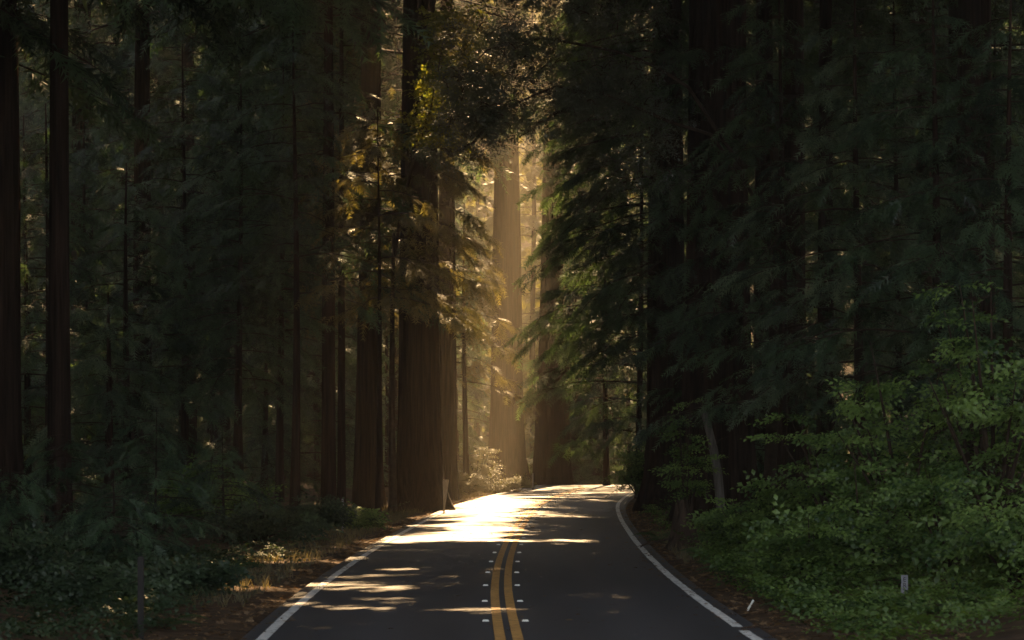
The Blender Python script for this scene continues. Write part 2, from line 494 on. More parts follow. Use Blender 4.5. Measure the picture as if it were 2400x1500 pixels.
UP = np.array([0., 0, 1])
def conifer_branch(sp, limbs, p0, az, Lb, rng, rise=.15, droop=.45, dens=16, size=.5, width=.34, r0=None, tint=(0.1, 0.9), level=0, base=None):
    d = np.array([math.cos(az), math.sin(az), 0.]); sd = np.array([-math.sin(az), math.cos(az), 0.])
    bend = rng.uniform(-.22, .22); kink = rng.uniform(-.05, .05); ph = rng.uniform(0, 6.28)
    if base is None: base = rng.uniform(*tint)
    def cur(t):
        t = np.asarray(t)[:, None]
        return p0 + d * Lb * t + sd * Lb * (bend * t * t + kink * np.sin(5 * t + ph) * t) + UP * Lb * (rise * t - droop * t * t + .03 * np.sin(7 * t + ph) * t)
    tt = np.linspace(0, 1, 6 if level == 0 else 4)
    limbs.tube(cur(tt), (r0 or .0075 * Lb + .006) * (1 - .85 * tt), 4 if level == 0 else 3)
    forks = 0
    if level == 0 and Lb > 1.4:
        forks = int(rng.integers(2, 4))
        for q_ in range(forks):
            tf = rng.uniform(.3, .8); sg = 1 if q_ % 2 else -1
            conifer_branch(sp, limbs, cur([tf])[0], az + sg * rng.uniform(.45, 1.0), Lb * rng.uniform(.32, .55) * (1.15 - .5 * tf), rng,
                           rng.uniform(-.15, .2), rng.uniform(.2, .6), dens, size * .92, width, None, tint, 1, np.clip(base + rng.uniform(-.15, .15), 0, 1))
    n = max(4, int(Lb * dens * (.62 if forks else 1)))
    t = rng.uniform(.15, 1, n) ** .85
    s = rng.choice([-1., 1.], n)
    wmax = width * Lb * np.sin(np.pi * np.clip(t, 0, 1) ** .75 * .92 + .12) * (.75 if forks else 1)
    off = wmax * rng.uniform(0, 1, n) ** 1.1 * .8
    P = cur(t)
    tan = norm(d + UP * (rise - 2 * droop * t[:, None]))
    al = (1.0 - .6 * t) * rng.uniform(.5, 1.35, n)
    D = tan * np.cos(al)[:, None] + sd * (s * np.sin(al))[:, None]
    P = P + D * off[:, None] + UP * (-.22 * off - .06 * rng.uniform(0, 1, n))[:, None]
    D = D + UP * (-.30 - .45 * rng.uniform(0, 1, n) * (off / (wmax + .01)))[:, None] + rng.normal(0, .18, (n, 3))
    U = UP + np.array([0, -.40, 0]) + rng.normal(0, .38, (n, 3))
    sp.add(P, D, U, size * rng.uniform(.55, 1.3, n), np.clip(base + rng.normal(0, .30, n), 0, 1))

def trunk_mesh(name, H, r, mat, rng, flare=.45, lean=(0, 0), sides=28, taper=.8, ridges=.085, bend=0.0, flare_h=.9):
    zs = np.unique(np.concatenate([[-.5, 0, .2, .45, .8, 1.2, 1.8, 2.6, 3.6], np.linspace(5, H, max(4, int(H / 2.2)))]))
    zs = zs[zs <= H]
    th = np.linspace(0, 2 * np.pi, sides, endpoint=False)
    prof = rng.normal(0, 1, sides); prof = prof - .35 * (np.roll(prof, 1) + np.roll(prof, -1))
    butt = np.zeros(sides)
    for _ in range(5):
        butt += np.maximum(0, np.cos(th - rng.uniform(0, 6.28))) ** 6 * rng.uniform(.4, 1)
    ph = rng.uniform(0, 6.28, 3)
    V = []
    for z_ in zs:
        zz = max(z_, 0)
        rr = r * (1 - taper * zz / H) * (1 + flare * math.exp(-zz / flare_h) * (.55 + .5 * butt) + .10 * math.exp(-zz / 5))
        rr = rr * (1 + ridges * prof * (1 + .3 * math.sin(zz * .35 + ph[0])) + .025 * rng.normal(0, 1, sides) * .4)
        cx = lean[0] * zz + bend * math.sin(zz * .22 + ph[1]) ; cy_ = lean[1] * zz + bend * .6 * math.sin(zz * .19 + ph[2])
        V.append(np.stack([cx + rr * np.cos(th), cy_ + rr * np.sin(th), np.full(sides, z_)], -1))
    V = np.concatenate(V)
    n = len(zs)
    i, j = np.meshgrid(np.arange(n - 1), np.arange(sides), indexing='ij'); j2 = (j + 1) % sides
    q_ = np.stack([i * sides + j, i * sides + j2, (i + 1) * sides + j2, (i + 1) * sides + j], -1).reshape(-1, 4)
    top = np.array([[(n - 1) * sides, (n - 1) * sides + k, (n - 1) * sides + k + 1] for k in range(1, sides - 1)])
    return np_mesh(name, V, [top, q_], mat, True)

def base_point(px, py=None, Y=None):
    """foot of a thing seen at image column px, standing at depth Y (or where the ground row py is)"""
    Yd = Y if Y is not None else ydepth(py)
    X = (px - PX0) * Yd / FPX
    return np.array([X, Yd, float(ground_z(X, Yd))])

def redwood(px, Y, r, label, H=58, group=None, crown0=19.0, crown_r=7.0, nb=64, seed=0, lean=(0, 0), flare=.45,
            extra=None, extra_mat='needle', prof=.75, zcull=4.0, x=None, sides=40, coarse=True, cdens=3.6, csize=2.1, fdens=8, fsize=1.05):
    """tall redwood: fluted trunk, high crown of coarse sprays, optional fine low branches"""
    rng = np.random.default_rng(seed + 1000)
    if x is None:
        b = base_point(px, Y=Y)
    else:
        b = np.array([x, Y, float(ground_z(x, Y))])
    t = empty('redwood_tree', b, label, 'tree', group)
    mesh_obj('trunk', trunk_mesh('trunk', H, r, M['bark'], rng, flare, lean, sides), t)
    def axis(z_): return b + np.array([lean[0] * z_, lean[1] * z_, z_])
    if coarse:
        sp, fine, lb = Sprays(), Sprays(), Bag()
        for k in range(nb):
            u = (k + rng.uniform(0, 1)) / nb
            z_ = crown0 + (H - 1 - crown0) * u
            Lb = crown_r * (1 - prof * u) * rng.uniform(.75, 1.2) + .6
            p_ = axis(z_)
            near_eye = PY0 - (p_[2] - .3 * Lb - 1.5 - CAMZ) * FPX / Y > -80 and (abs(p_[0]) - Lb) * FPX / Y < 1250
            if near_eye:
                conifer_branch(fine, lb, p_, k * 2.4 + rng.uniform(-.5, .5), Lb, rng, .1, .40, fdens, fsize, .40, level=0 if fsize < 1.2 else 1)
            else:
                conifer_branch(sp, lb, p_, k * 2.4 + rng.uniform(-.5, .5), Lb, rng, .1, .40, cdens, csize, .42, level=1)
        parts = [q_.arrays(kd, rng, b, zcull) for q_, kd in ((sp, 'coarse'), (fine, 'needle')) if q_.P]
        if len(parts) == 2:
            (v0, f0, t0_), (v1, f1, t1_) = parts
            parts = [(np.concatenate([v0, v1]), np.concatenate([f0, f1 + len(v0)]), np.concatenate([t0_, t1_]))]
        v0, f0, t0_ = parts[0]
        c_ = mesh_obj('crown', np_mesh('crown', v0, [f0], M['needle'], False, t0_), t)
        lm = lb.build('limbs', M['twig'], t); lm.location = tuple(-b)
    if extra:
        sp, lb = Sprays(), Bag()
        for (z_, az, Lb, rise, droop) in extra:
            conifer_branch(sp, lb, axis(z_), R(az), Lb, rng, rise, droop, 17, .62, .36)
        c_ = mesh_obj('low_foliage', sp.mesh('low_foliage', 'needle', M[extra_mat], rng, b, 99), t)
        lm = lb.build('low_limbs', M['twig'], t); lm.location = tuple(-b)
    return t

def understory(px, Y, h, rad, label, seed, r=.16, z0=.8, nb=46, mat='needle', size=.64, dens=12.3, group=None, zcull=7.0, tint=(.1, .9), x=None, name='young_conifer', kind='needle', lit_band=None):
    rng = np.random.default_rng(seed + 5000)
    b = base_point(px, Y=Y) if x is None else np.array([x, Y, float(ground_z(x, Y))])
    t = empty(name, b, label, 'tree', group)
    mesh_obj('trunk', trunk_mesh('trunk', h, r, M['bark'], rng, .25, (0, 0), 12, .85, .04, .08), t)
    far = min(1.7, max(.85, Y / 95.0)); dens = dens / far; size = size * far ** .8
    sp, lb = Sprays(), Bag()
    for k in range(nb):
        u = (k + rng.uniform(0, 1)) / nb
        z_ = z0 + (h - .3 - z0) * u
        Lb = rad * (1 - .72 * u ** 1.4) * rng.uniform(.6, 1.2) + .3
        conifer_branch(sp, lb, b + np.array([0, 0, z_]), k * 2.4 + rng.uniform(-.6, .6), Lb, rng, rng.uniform(.0, .22), rng.uniform(.22, .5), dens, size, .36, tint=tint)
    mesh_obj('crown', sp.mesh('crown', kind, M[mat], rng, b, zcull), t)
    lm = lb.build('limbs', M['twig'], t); lm.location = tuple(-b)
    return t

# ------------------------------------------------------------------ named redwoods in view
def fan(z0, z1, n, az0, az1, l0, l1, seed, rise=(.0, .2), droop=(.3, .55)):
    g = np.random.default_rng(seed)
    return [(z0 + (z1 - z0) * (k + g.uniform(0, 1)) / n, g.uniform(az0, az1), g.uniform(l0, l1), g.uniform(*rise), g.uniform(*droop)) for k in range(n)]

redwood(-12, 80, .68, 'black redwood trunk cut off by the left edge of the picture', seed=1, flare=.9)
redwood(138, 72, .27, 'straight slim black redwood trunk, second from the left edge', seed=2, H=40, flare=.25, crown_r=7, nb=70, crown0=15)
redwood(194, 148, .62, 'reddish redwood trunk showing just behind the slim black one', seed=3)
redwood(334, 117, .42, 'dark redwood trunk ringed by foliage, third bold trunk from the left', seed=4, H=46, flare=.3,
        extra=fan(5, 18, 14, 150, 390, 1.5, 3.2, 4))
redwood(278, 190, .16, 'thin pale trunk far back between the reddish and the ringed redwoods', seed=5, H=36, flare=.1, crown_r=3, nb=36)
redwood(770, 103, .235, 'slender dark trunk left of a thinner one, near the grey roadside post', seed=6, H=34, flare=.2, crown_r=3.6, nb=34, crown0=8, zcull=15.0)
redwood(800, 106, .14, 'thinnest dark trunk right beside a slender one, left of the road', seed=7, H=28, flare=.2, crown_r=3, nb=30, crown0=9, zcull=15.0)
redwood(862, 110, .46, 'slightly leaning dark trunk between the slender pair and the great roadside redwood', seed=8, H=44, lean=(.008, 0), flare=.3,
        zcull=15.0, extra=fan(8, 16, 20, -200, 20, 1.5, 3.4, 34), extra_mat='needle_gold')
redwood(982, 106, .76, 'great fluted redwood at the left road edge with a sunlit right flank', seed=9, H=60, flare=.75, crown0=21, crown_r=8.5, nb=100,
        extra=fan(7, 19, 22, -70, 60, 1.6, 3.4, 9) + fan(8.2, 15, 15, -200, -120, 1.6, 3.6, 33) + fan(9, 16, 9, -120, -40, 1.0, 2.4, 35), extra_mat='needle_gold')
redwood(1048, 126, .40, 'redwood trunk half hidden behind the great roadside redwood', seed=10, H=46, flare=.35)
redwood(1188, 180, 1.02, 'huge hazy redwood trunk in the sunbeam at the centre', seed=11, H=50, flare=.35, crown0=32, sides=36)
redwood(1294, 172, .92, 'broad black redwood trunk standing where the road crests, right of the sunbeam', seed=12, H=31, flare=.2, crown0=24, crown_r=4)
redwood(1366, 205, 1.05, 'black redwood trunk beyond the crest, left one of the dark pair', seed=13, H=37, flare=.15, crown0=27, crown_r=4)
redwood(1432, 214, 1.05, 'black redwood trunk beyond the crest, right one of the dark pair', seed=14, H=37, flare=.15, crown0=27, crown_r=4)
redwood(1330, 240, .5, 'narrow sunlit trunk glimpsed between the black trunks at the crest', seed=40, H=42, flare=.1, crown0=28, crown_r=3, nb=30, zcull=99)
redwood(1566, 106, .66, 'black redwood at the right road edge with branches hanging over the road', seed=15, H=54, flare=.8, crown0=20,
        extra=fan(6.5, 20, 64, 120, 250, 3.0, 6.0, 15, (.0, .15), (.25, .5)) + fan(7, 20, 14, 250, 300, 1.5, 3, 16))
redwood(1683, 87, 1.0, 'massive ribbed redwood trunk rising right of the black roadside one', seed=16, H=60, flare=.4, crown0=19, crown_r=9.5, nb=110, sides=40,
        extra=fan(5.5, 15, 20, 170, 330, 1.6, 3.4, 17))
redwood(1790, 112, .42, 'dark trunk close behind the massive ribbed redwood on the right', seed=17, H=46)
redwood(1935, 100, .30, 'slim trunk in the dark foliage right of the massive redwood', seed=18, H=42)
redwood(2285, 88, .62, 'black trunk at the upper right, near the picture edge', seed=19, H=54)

# redwoods of the dark forest on both sides (mostly hidden, they close the canopy)
rng = np.random.default_rng(77)
spots = []
tries = 0
while len(spots) < 20 and tries < 8000:
    tries += 1
    Y = rng.uniform(60, 214); side = rng.choice([-1, 1])
    X = float(road_c(Y)) + side * rng.uniform(6.5, 22)
    pxl = PX0 + X * FPX / Y
    if -60 < pxl < 2460 and Y < 140: continue
    if 860 < pxl < 1500: continue
    if any((X - a) ** 2 + ((Y - b_) * .8) ** 2 < 26 for a, b_ in spots): continue
    spots.append((X, Y))
for k, (X, Y) in enumerate(spots):
    sd = 'left' if X < road_c(Y) else 'right'
    redwood(0, Y, rng.uniform(.25, .5), f'tall redwood deep in the dark forest on the {sd} of the road',
            group=f'redwoods deep in the forest on the {sd}', x=X, seed=100 + k, H=rng.uniform(46, 62), crown0=rng.uniform(11, 17),
            crown_r=rng.uniform(5.4, 6.8), nb=60, sides=16, cdens=3.0, csize=2.4, fdens=6.5, fsize=1.3)

for k, (X, Y, cr, c0) in enumerate([(9.5, 122, 8.5, 18), (10, 137, 8.5, 18), (11, 151, 8.5, 19), (10.6, 168, 8, 17), (12.5, 181, 7.5, 17), (9.6, 97, 8.5, 20), (12.6, 78, 9, 19),  # redwoods added, mostly unseen, where sun would leak onto road and air
                             (-6.2, 121, 8.5, 19), (-7.0, 138, 8.5, 19), (-5.3, 153, 8.5, 19), (-5.6, 168, 8.5, 19),
                             (-14.0, 62, 14.5, 21), (-15.0, 71, 15, 22), (-15.6, 83, 14, 22), (15.5, 72, 13, 21), (17.5, 112, 8, 15), (18.5, 128, 8, 15), (21, 143, 8, 15), (24, 158, 8, 15), (-19, 146, 8, 15), (-22, 162, 8, 15), (-14, 178, 8, 15), (-26, 171, 8, 12), (-23, 186, 8, 12), (-31, 182, 8, 12), (-19, 196, 8, 14), (22, 176, 8, 12), (27, 186, 8, 12)]):
    sd = 'left' if X < road_c(Y) else 'right'
    redwood(0, Y, rng.uniform(.3, .45), f'tall redwood deep in the dark forest on the {sd} of the road',
            group=f'redwoods deep in the forest on the {sd}', x=X, seed=200 + k, H=rng.uniform(52, 62), crown0=c0,
            crown_r=cr, nb=100 if cr < 10 else 120, sides=16, cdens=3.0, csize=2.4, fdens=6.5, fsize=1.3, prof=.75 if cr < 10 else .55)
    spots.append((X, Y))

# the wider forest: copies of three dense redwoods
protos = []
rng = np.random.default_rng(556)
for k in range(5):
    g = np.random.default_rng(300 + k)
    H = 50 + 3 * (k % 5)
    c0, cr = (0.8, 6.4) if k < 3 else (24.0, 14.5)  # the last ones get wide high crowns, shaped only to cast shade
    tm = trunk_mesh('trunk', H, .35 + .06 * k, M['bark'], g, .4, (0, 0), 14)
    sp, lb = Sprays(), Bag()
    nq = 80 if k < 3 else 120
    for q_ in range(nq):
        u = (q_ + g.uniform(0, 1)) / nq
        conifer_branch(sp, lb, np.array([0, 0, c0 + (H - 1 - c0) * u]), q_ * 2.4 + g.uniform(-.5, .5), cr * (1 - (.7 if k < 3 else .5) * u) * g.uniform(.75, 1.15) + .6, g, .1, .38, 9 if k < 3 else 4.5, 1.1 if k < 3 else 2.3, .42, level=1)
    cm = sp.mesh('crown', 'needle' if k < 3 else 'coarse', M['needle'], g, (0, 0, 0), 99, False)
    lo = lb.build('limbs', M['twig']); lm = lo.data; bpy.data.objects.remove(lo)
    protos.append((tm, cm, lm))
ring = [(sg * (.18 * max(yy, 0) + 3.6) + float(road_c(yy)), yy) for yy in (30, 40, 50, 60, 66) for sg in (-1, 1) if sg < 0 or yy > 55]  # near trees added out of view to shade the air before the camera
tries = 0
while len(ring) < 250 and tries < 30000:
    tries += 1
    Y = rng.uniform(-45, 335); side = rng.choice([-1, 1]); d = rng.uniform(7.5, 62)
    X = float(road_c(Y)) + side * d
    pxl = PX0 + X * FPX / max(Y, 5)
    seen = Y > 8 and -80 < pxl < 2480
    if Y > 60 and d < 20 and Y < 190: continue
    if Y < 22 or (X > 0 and Y < 58 and d < 34): continue
    if Y <= 66 and abs(X) < .18 * max(Y, 0) + 2.0: continue
    if Y < 190 and seen and Y < 165: continue
    if Y >= 185 and 1060 < pxl < 1520: continue
    if Y >= 190 and d < 14: continue
    if any((X - a) ** 2 + (Y - b_) ** 2 < 42 for a, b_ in ring + spots): continue
    ring.append((X, Y))
for X in list(np.arange(-50, -9, 4.2)) + list(np.arange(19, 62, 4.2)):
    ring.append((X + rng.uniform(-1, 1), 212 + rng.uniform(-6, 6)))
for k, (X, Y) in enumerate(ring):
    sd = 'left' if X < road_c(Y) else 'right'
    tm, cm, lm = protos[k % 3] if Y > 66 or abs(X) > 30 else protos[3 + k % 2]
    t = empty('redwood_tree', (X, Y, float(ground_z(X, Y))), f'redwood in the unlit depths of the forest, far {sd} of the road', 'tree', f'redwoods in the far depths on the {sd}')
    t.rotation_euler = (0, 0, rng.uniform(0, 6.28)); s_ = rng.uniform(.85, 1.1); t.scale = (s_, s_, s_)
    for nm, me in (('trunk', tm), ('crown', cm), ('limbs', lm)):
        mesh_obj(nm, me, t)

# ------------------------------------------------------------------ understory conifers
UC = [
    (250, 88, 7.0, 2.3, 'young conifer with pale drooping sprays behind the slim black trunk', 1, dict(mat='needle_pale', z0=.5)),
    (60, 110, 15, 3.6, 'dark conifer between the two leftmost trunks', 2, {}),
    (430, 104, 17, 3.8, 'layered green conifer right of the ringed redwood', 3, dict(mat='needle', z0=5)),
    (560, 122, 22, 4.2, 'tall layered conifer left of the road, above the dark hollow', 4, dict(z0=7)),
    (660, 116, 18, 3.6, 'dark conifer hanging over the hollow left of the slender trunks', 5, dict(z0=7)),
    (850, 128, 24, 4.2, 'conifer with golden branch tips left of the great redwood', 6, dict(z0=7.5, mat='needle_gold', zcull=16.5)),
    (330, 145, 25, 4.4, 'conifer far back behind the ringed redwood', 7, dict(z0=2)),
    (200, 130, 21, 4.0, 'green conifer behind the reddish trunk', 8, dict(z0=2)),
    (500, 165, 28, 5.0, 'tall pale green conifer deep in the left forest', 9, dict(mat='needle_pale', z0=3)),
    (740, 150, 27, 4.6, 'deep green conifer far behind the slender trunks', 10, dict(z0=9)),
    (930, 155, 29, 4.4, 'dark conifer top behind the great roadside redwood', 11, dict(z0=9)),
    (640, 185, 32, 5.0, 'distant conifer filling the gap above the dark hollow', 12, dict(z0=3)),
    (20, 165, 27, 5.0, 'distant conifer at the far left edge', 13, dict(z0=2)),
    (1090, 148, 15, 3.2, 'golden brown conifer beside the sunbeam', 14, dict(z0=5.5, mat='needle_gold', zcull=14, nb=34)),
    (1500, 132, 23, 4.4, 'dark conifer behind the black roadside redwood on the right', 20, dict(z0=2.5)),
    (1420, 165, 18, 4.0, 'dark green conifer over the road crest', 21, dict(z0=6)),
    (1640, 150, 27, 4.4, 'dark conifer far behind the massive ribbed redwood', 22, dict(z0=2)),
    (1830, 80, 15, 3.4, 'conifer with hanging sprays right of the massive ribbed redwood', 23, dict(z0=3)),
    (2010, 74, 13.5, 3.4, 'conifer with long drooping pale boughs on the right', 24, dict(mat='needle_pale', z0=3.2)),
    (2190, 68, 12.5, 3.2, 'drooping conifer above the leafy shrubs on the right', 25, dict(z0=3.4)),
    (2370, 66, 12, 3.2, 'conifer at the right picture edge above the shrubs', 26, dict(z0=2.6)),
    (2100, 100, 19, 4.0, 'dark conifer behind the drooping ones on the right', 27, dict(z0=3)),
    (1940, 128, 24, 4.6, 'tall dark conifer deep in the right forest', 28, dict(z0=3)),
    (2330, 105, 19, 4.2, 'dark conifer behind the right edge conifer', 29, dict(z0=2)),
    (2260, 150, 26, 5.0, 'distant conifer deep in the right forest corner', 30, dict(z0=2)),
    (1335, 190, 13, 3.2, 'low dark conifer behind the black trunks at the crest, left one', 32, dict(z0=.5)),
    (1405, 194, 15, 3.4, 'low dark conifer behind the black trunks at the crest, right one', 33, dict(z0=.5)),
    (1475, 186, 19, 3.6, 'dark conifer beside the bend where the road disappears', 34, dict(z0=.5)),
    (1068, 192, 17, 3.4, 'brownish conifer left of the huge trunk in the sunbeam', 35, dict(z0=.5)),
    (1000, 196, 24, 4.0, 'dark distant conifer behind the great roadside redwood', 36, dict(z0=.5)),
    (1870, 140, 15, 3.6, 'dark low conifer deep behind the massive ribbed redwood', 37, dict(z0=.4)),
    (300, 98, 12, 3.2, 'dark green conifer at the foot of the ringed redwood', 38, dict(z0=.6)),
    (560, 100, 15, 3.4, 'dark layered conifer beside the dark hollow on the left', 39, dict(z0=4.5)),
    (700, 136, 22, 4.0, 'dark conifer screening the forest behind the slender trunks', 40, dict(z0=1.5)),
    (110, 98, 14, 3.0, 'dark conifer right behind the slim black trunk', 41, dict(z0=2.5)),
    (690, 97, 17, 3.2, 'dark bough-heavy conifer in front of the slender trunks, high up', 42, dict(z0=7.2, nb=36)),
    (770, 140, 11, 3.2, 'low dark conifer filling the gap behind the slender trunks', 43, dict(z0=.3)),
    (905, 146, 11, 3.0, 'low dark conifer between the leaning trunk and the great redwood', 44, dict(z0=.3)),
    (620, 128, 9, 3.0, 'low dark conifer at the back of the dark hollow', 45, dict(z0=.3)),
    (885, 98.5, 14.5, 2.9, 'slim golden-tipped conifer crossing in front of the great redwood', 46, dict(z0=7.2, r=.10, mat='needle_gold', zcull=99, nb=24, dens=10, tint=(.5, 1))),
    (1730, 106, 12, 3.0, 'low dark conifer behind the leaning snag', 31, dict(z0=1.0)),
]
for (px, Y, h, rad, lab, sd, kw) in UC:
    understory(px, Y, h, rad, lab, sd, nb=kw.pop('nb', int(16 + h * 2.4)), **kw)

for (px, Y, h, rad, lab, sd) in [
        (360, 64, 3.4, 1.5, 'feathery conifer sapling between the ringed redwood and the sunlit verge', 70),
        (150, 66, 3.0, 1.4, 'feathery conifer sapling in front of the slim black trunk', 71),
        (520, 72, 2.8, 1.4, 'feathery conifer sapling beside the sunlit verge on the left', 72),
        (20, 56, 2.2, 1.2, 'small conifer sapling low at the left picture edge', 73),
        (270, 53, 1.7, 1.1, 'knee-high conifer sapling above the dark wooden post', 74)]:
    understory(px, Y, h, rad, lab, sd, r=.035, z0=.15, nb=34, mat='needle', size=.34, dens=26, zcull=99, name='conifer_sapling', kind='needle')

# ------------------------------------------------------------------ broadleaf trees
def leafy_tree(name, px, Y, label, limbs_px, blobs, mat, kind, size, seed, r=.2, H=14, group=None, lean=(0, 0)):
    """limbs_px: polylines of (px, py, Y); blobs: (px, py, Y, rx, rz, ry, n) clumps of leafy twigs"""
    rng = np.random.default_rng(seed + 9000)
    b = base_point(px, Y=Y)
    t = empty(name, b, label, 'tree', group)
    mesh_obj('trunk', trunk_mesh('trunk', H, r, M['twig'], rng, .3, lean, 12, .6, .03, .1), t)
    lb = Bag()
    for poly in limbs_px:
        P = np.array([at(*p) for p in poly]); u = np.linspace(0, 1, 12); k = np.linspace(0, 1, len(P))
        C = np.stack([np.interp(u, k, P[:, a]) for a in range(3)], -1) + rng.normal(0, .04, (12, 3))
        lb.tube(C, .055 * (1 - .8 * u) + .008, 5)
    sp = Sprays()
    for (bx, by, bY, rx, rz, ry, n_) in blobs:
        c_ = at(bx, by, bY)
        q_ = norm(rng.normal(0, 1, (n_, 3))) * rng.uniform(.25, 1, (n_, 1)) ** .6
        P = c_ + q_ * np.array([rx, ry, rz])
        D = q_ * np.array([1, 1, .35]) + rng.normal(0, .35, (n_, 3)) - UP * .15
        U = UP + rng.normal(0, .4, (n_, 3))
        sp.add(P, D, U, size * rng.uniform(.6, 1.3, n_), np.clip(rng.uniform(.1, .9) + rng.normal(0, .25, n_), 0, 1))
        for _ in range(max(2, n_ // 18)):
            e = c_ + norm(rng.normal(0, 1, 3)) * np.array([rx, ry, rz]) * .85
            u = np.linspace(0, 1, 5)[:, None]
            lb.tube(c_ + (e - c_) * u + UP * .1 * np.sin(np.pi * u), .02 * (1 - .7 * u[:, 0]), 4)
    mesh_obj('crown', sp.mesh('crown', kind, M[mat], rng, b, 99, False), t)
    lm = lb.build('limbs', M['twig'], t); lm.location = tuple(-b)
    return t

g = np.random.default_rng(3)
bl = []
YO = 82
for (x0, x1, y0, y1, n_) in [(1050, 1190, 50, 210, 16), (1080, 1270, 120, 300, 26), (1200, 1400, 215, 310, 9), (1370, 1540, 20, 260, 22), (1050, 1150, 230, 330, 8),
                             (1180, 1420, -30, 60, 12), (1010, 1110, 320, 390, 4), (1290, 1330, 100, 180, 2), (1440, 1600, 200, 420, 14), (1180, 1300, 50, 140, 9), (1280, 1420, 190, 235, 7), (1200, 1420, 75, 115, 8), (1120, 1240, 230, 320, 7)]:
    for _ in range(n_):
        bl.append((g.uniform(x0, x1), g.uniform(y0, y1), YO + g.uniform(-2.5, 2.5), g.uniform(.3, .65), g.uniform(.18, .36), g.uniform(.4, .8), int(g.integers(34, 56))))
leafy_tree('oak_tree', 1810, YO + 2, 'dark leathery-leaved oak whose boughs arch over the road at the top',
           [[(1800, 520, YO), (1680, 330, YO), (1500, 250, YO), (1400, 215, YO), (1290, 200, YO), (1180, 260, YO), (1090, 320, YO)],
            [(1750, 400, YO), (1600, 190, YO), (1440, 120, YO), (1300, 90, YO), (1150, 110, YO), (1070, 180, YO)],
            [(1400, 215, YO), (1300, 270, YO), (1220, 320, YO)], [(1180, 260, YO), (1100, 340, YO), (1040, 370, YO)]],
           bl, 'tanoak', 'oak', .42, 1, r=.24, H=12)
bl = []
for (x0, x1, y0, y1, n_) in [(985, 1050, 150, 215, 8), (960, 1060, 270, 330, 12), (1010, 1100, 20, 140, 14), (990, 1060, 200, 260, 5), (1050, 1090, 200, 300, 6)]:
    for _ in range(n_):
        bl.append((g.uniform(x0, x1), g.uniform(y0, y1), 100 + g.uniform(-1.5, 1.5), g.uniform(.3, .6), g.uniform(.12, .25), g.uniform(.3, .7), int(g.integers(16, 28))))
leafy_tree('maple_tree', 925, 101.5, 'maple with bright yellow-green backlit leaves left of the sunbeam',
           [[(925, 600, 101.5), (960, 400, 101), (1000, 280, 100), (1030, 150, 100), (1060, 10, 100)], [(960, 400, 101), (985, 310, 100), (1050, 290, 100)]],
           bl, 'maple', 'maple', .40, 2, r=.13, H=10)
# sunlit trees in the clearing beyond the crest
for k, (px, Y, lab) in enumerate([
        (1250, 235, 'hazy sunlit tree just right of the huge trunk in the sunbeam'),
        (1330, 255, 'golden sunlit tree in the gap between the overhanging boughs'),
        (1410, 248, 'golden sunlit tree behind the dark conifer on the right'),
        (1120, 262, 'hazy sunlit tree left of the huge trunk in the sunbeam'),
        (1290, 300, 'farthest golden tree in the bright gap'),
        (1500, 275, 'golden tree mostly hidden behind the black roadside redwood'),
        (1190, 315, 'pale golden tree behind the huge trunk in the sunbeam')]):
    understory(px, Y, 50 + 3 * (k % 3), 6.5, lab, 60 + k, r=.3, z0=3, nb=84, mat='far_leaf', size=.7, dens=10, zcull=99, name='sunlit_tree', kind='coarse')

# ------------------------------------------------------------------ shrubs on the roadsides
def shrub(px, Y, h, rad, label, seed, mat='broad', kind='leaf', size=.45, stems=15, twigs=4, plates=4, name='shrub', group=None, squash=1.0):
    rng = np.random.default_rng(seed + 12000)
    b = base_point(px, Y=Y)
    t = empty(name, b, label, 'shrub', group)
    lb, sp = Bag(), Sprays()
    lean_u = np.array([-.35 if b[0] > 0 else .35, -.55, 0])     # leaves turn to the open sky over the road
    for k in range(stems):
        az = k * 2.4 + rng.uniform(-.4, .4); out = rad * rng.uniform(.25, 1.0); hh = h * (1 - .55 * (out / rad) ** 2) * rng.uniform(.55, 1.05)
        e = np.array([math.cos(az) * out, math.sin(az) * out * squash, hh])
        u = np.linspace(0, 1, 7)[:, None]
        C = b + e * np.concatenate([u, u, u ** .75], 1) + UP * .0
        lb.tube(C, (.022 + .006 * h) * (1 - .85 * u[:, 0]), 4)
        for w in rng.uniform(.34, 1.0, plates):
            base_t = rng.uniform(.05, .85)
            p = b + e * np.array([w, w, w ** .75])
            tip = np.array([rng.uniform(-.25, .25), rng.uniform(-.25, .25), 0])      # each leafy plate tilts its own way
            for _ in range(twigs):
                n_ = 3
                a2 = rng.uniform(0, 6.28)
                D = np.array([math.cos(a2), math.sin(a2), 0.]); D[2] = D @ tip - .12
                o = D * rng.uniform(.02, .34) * (.6 + .28 * rad)
                P = p + o + rng.normal(0, .05, (n_, 3)) * np.array([1, 1, .5])
                Dn = D + rng.normal(0, .40, (n_, 3)) * np.array([1, 1, .25])
                sp.add(P, Dn, UP * .85 + lean_u + rng.normal(0, .25, (n_, 3)), size * rng.uniform(.55, 1.3, n_), np.clip(base_t + .25 * (w - .6) + rng.normal(0, .16, n_), 0, 1))
    mesh_obj('foliage', sp.mesh('foliage', kind, M[mat], rng, b, 99, False), t)
    lm = lb.build('stems', M['twig'], t); lm.location = tuple(-b)
    return t
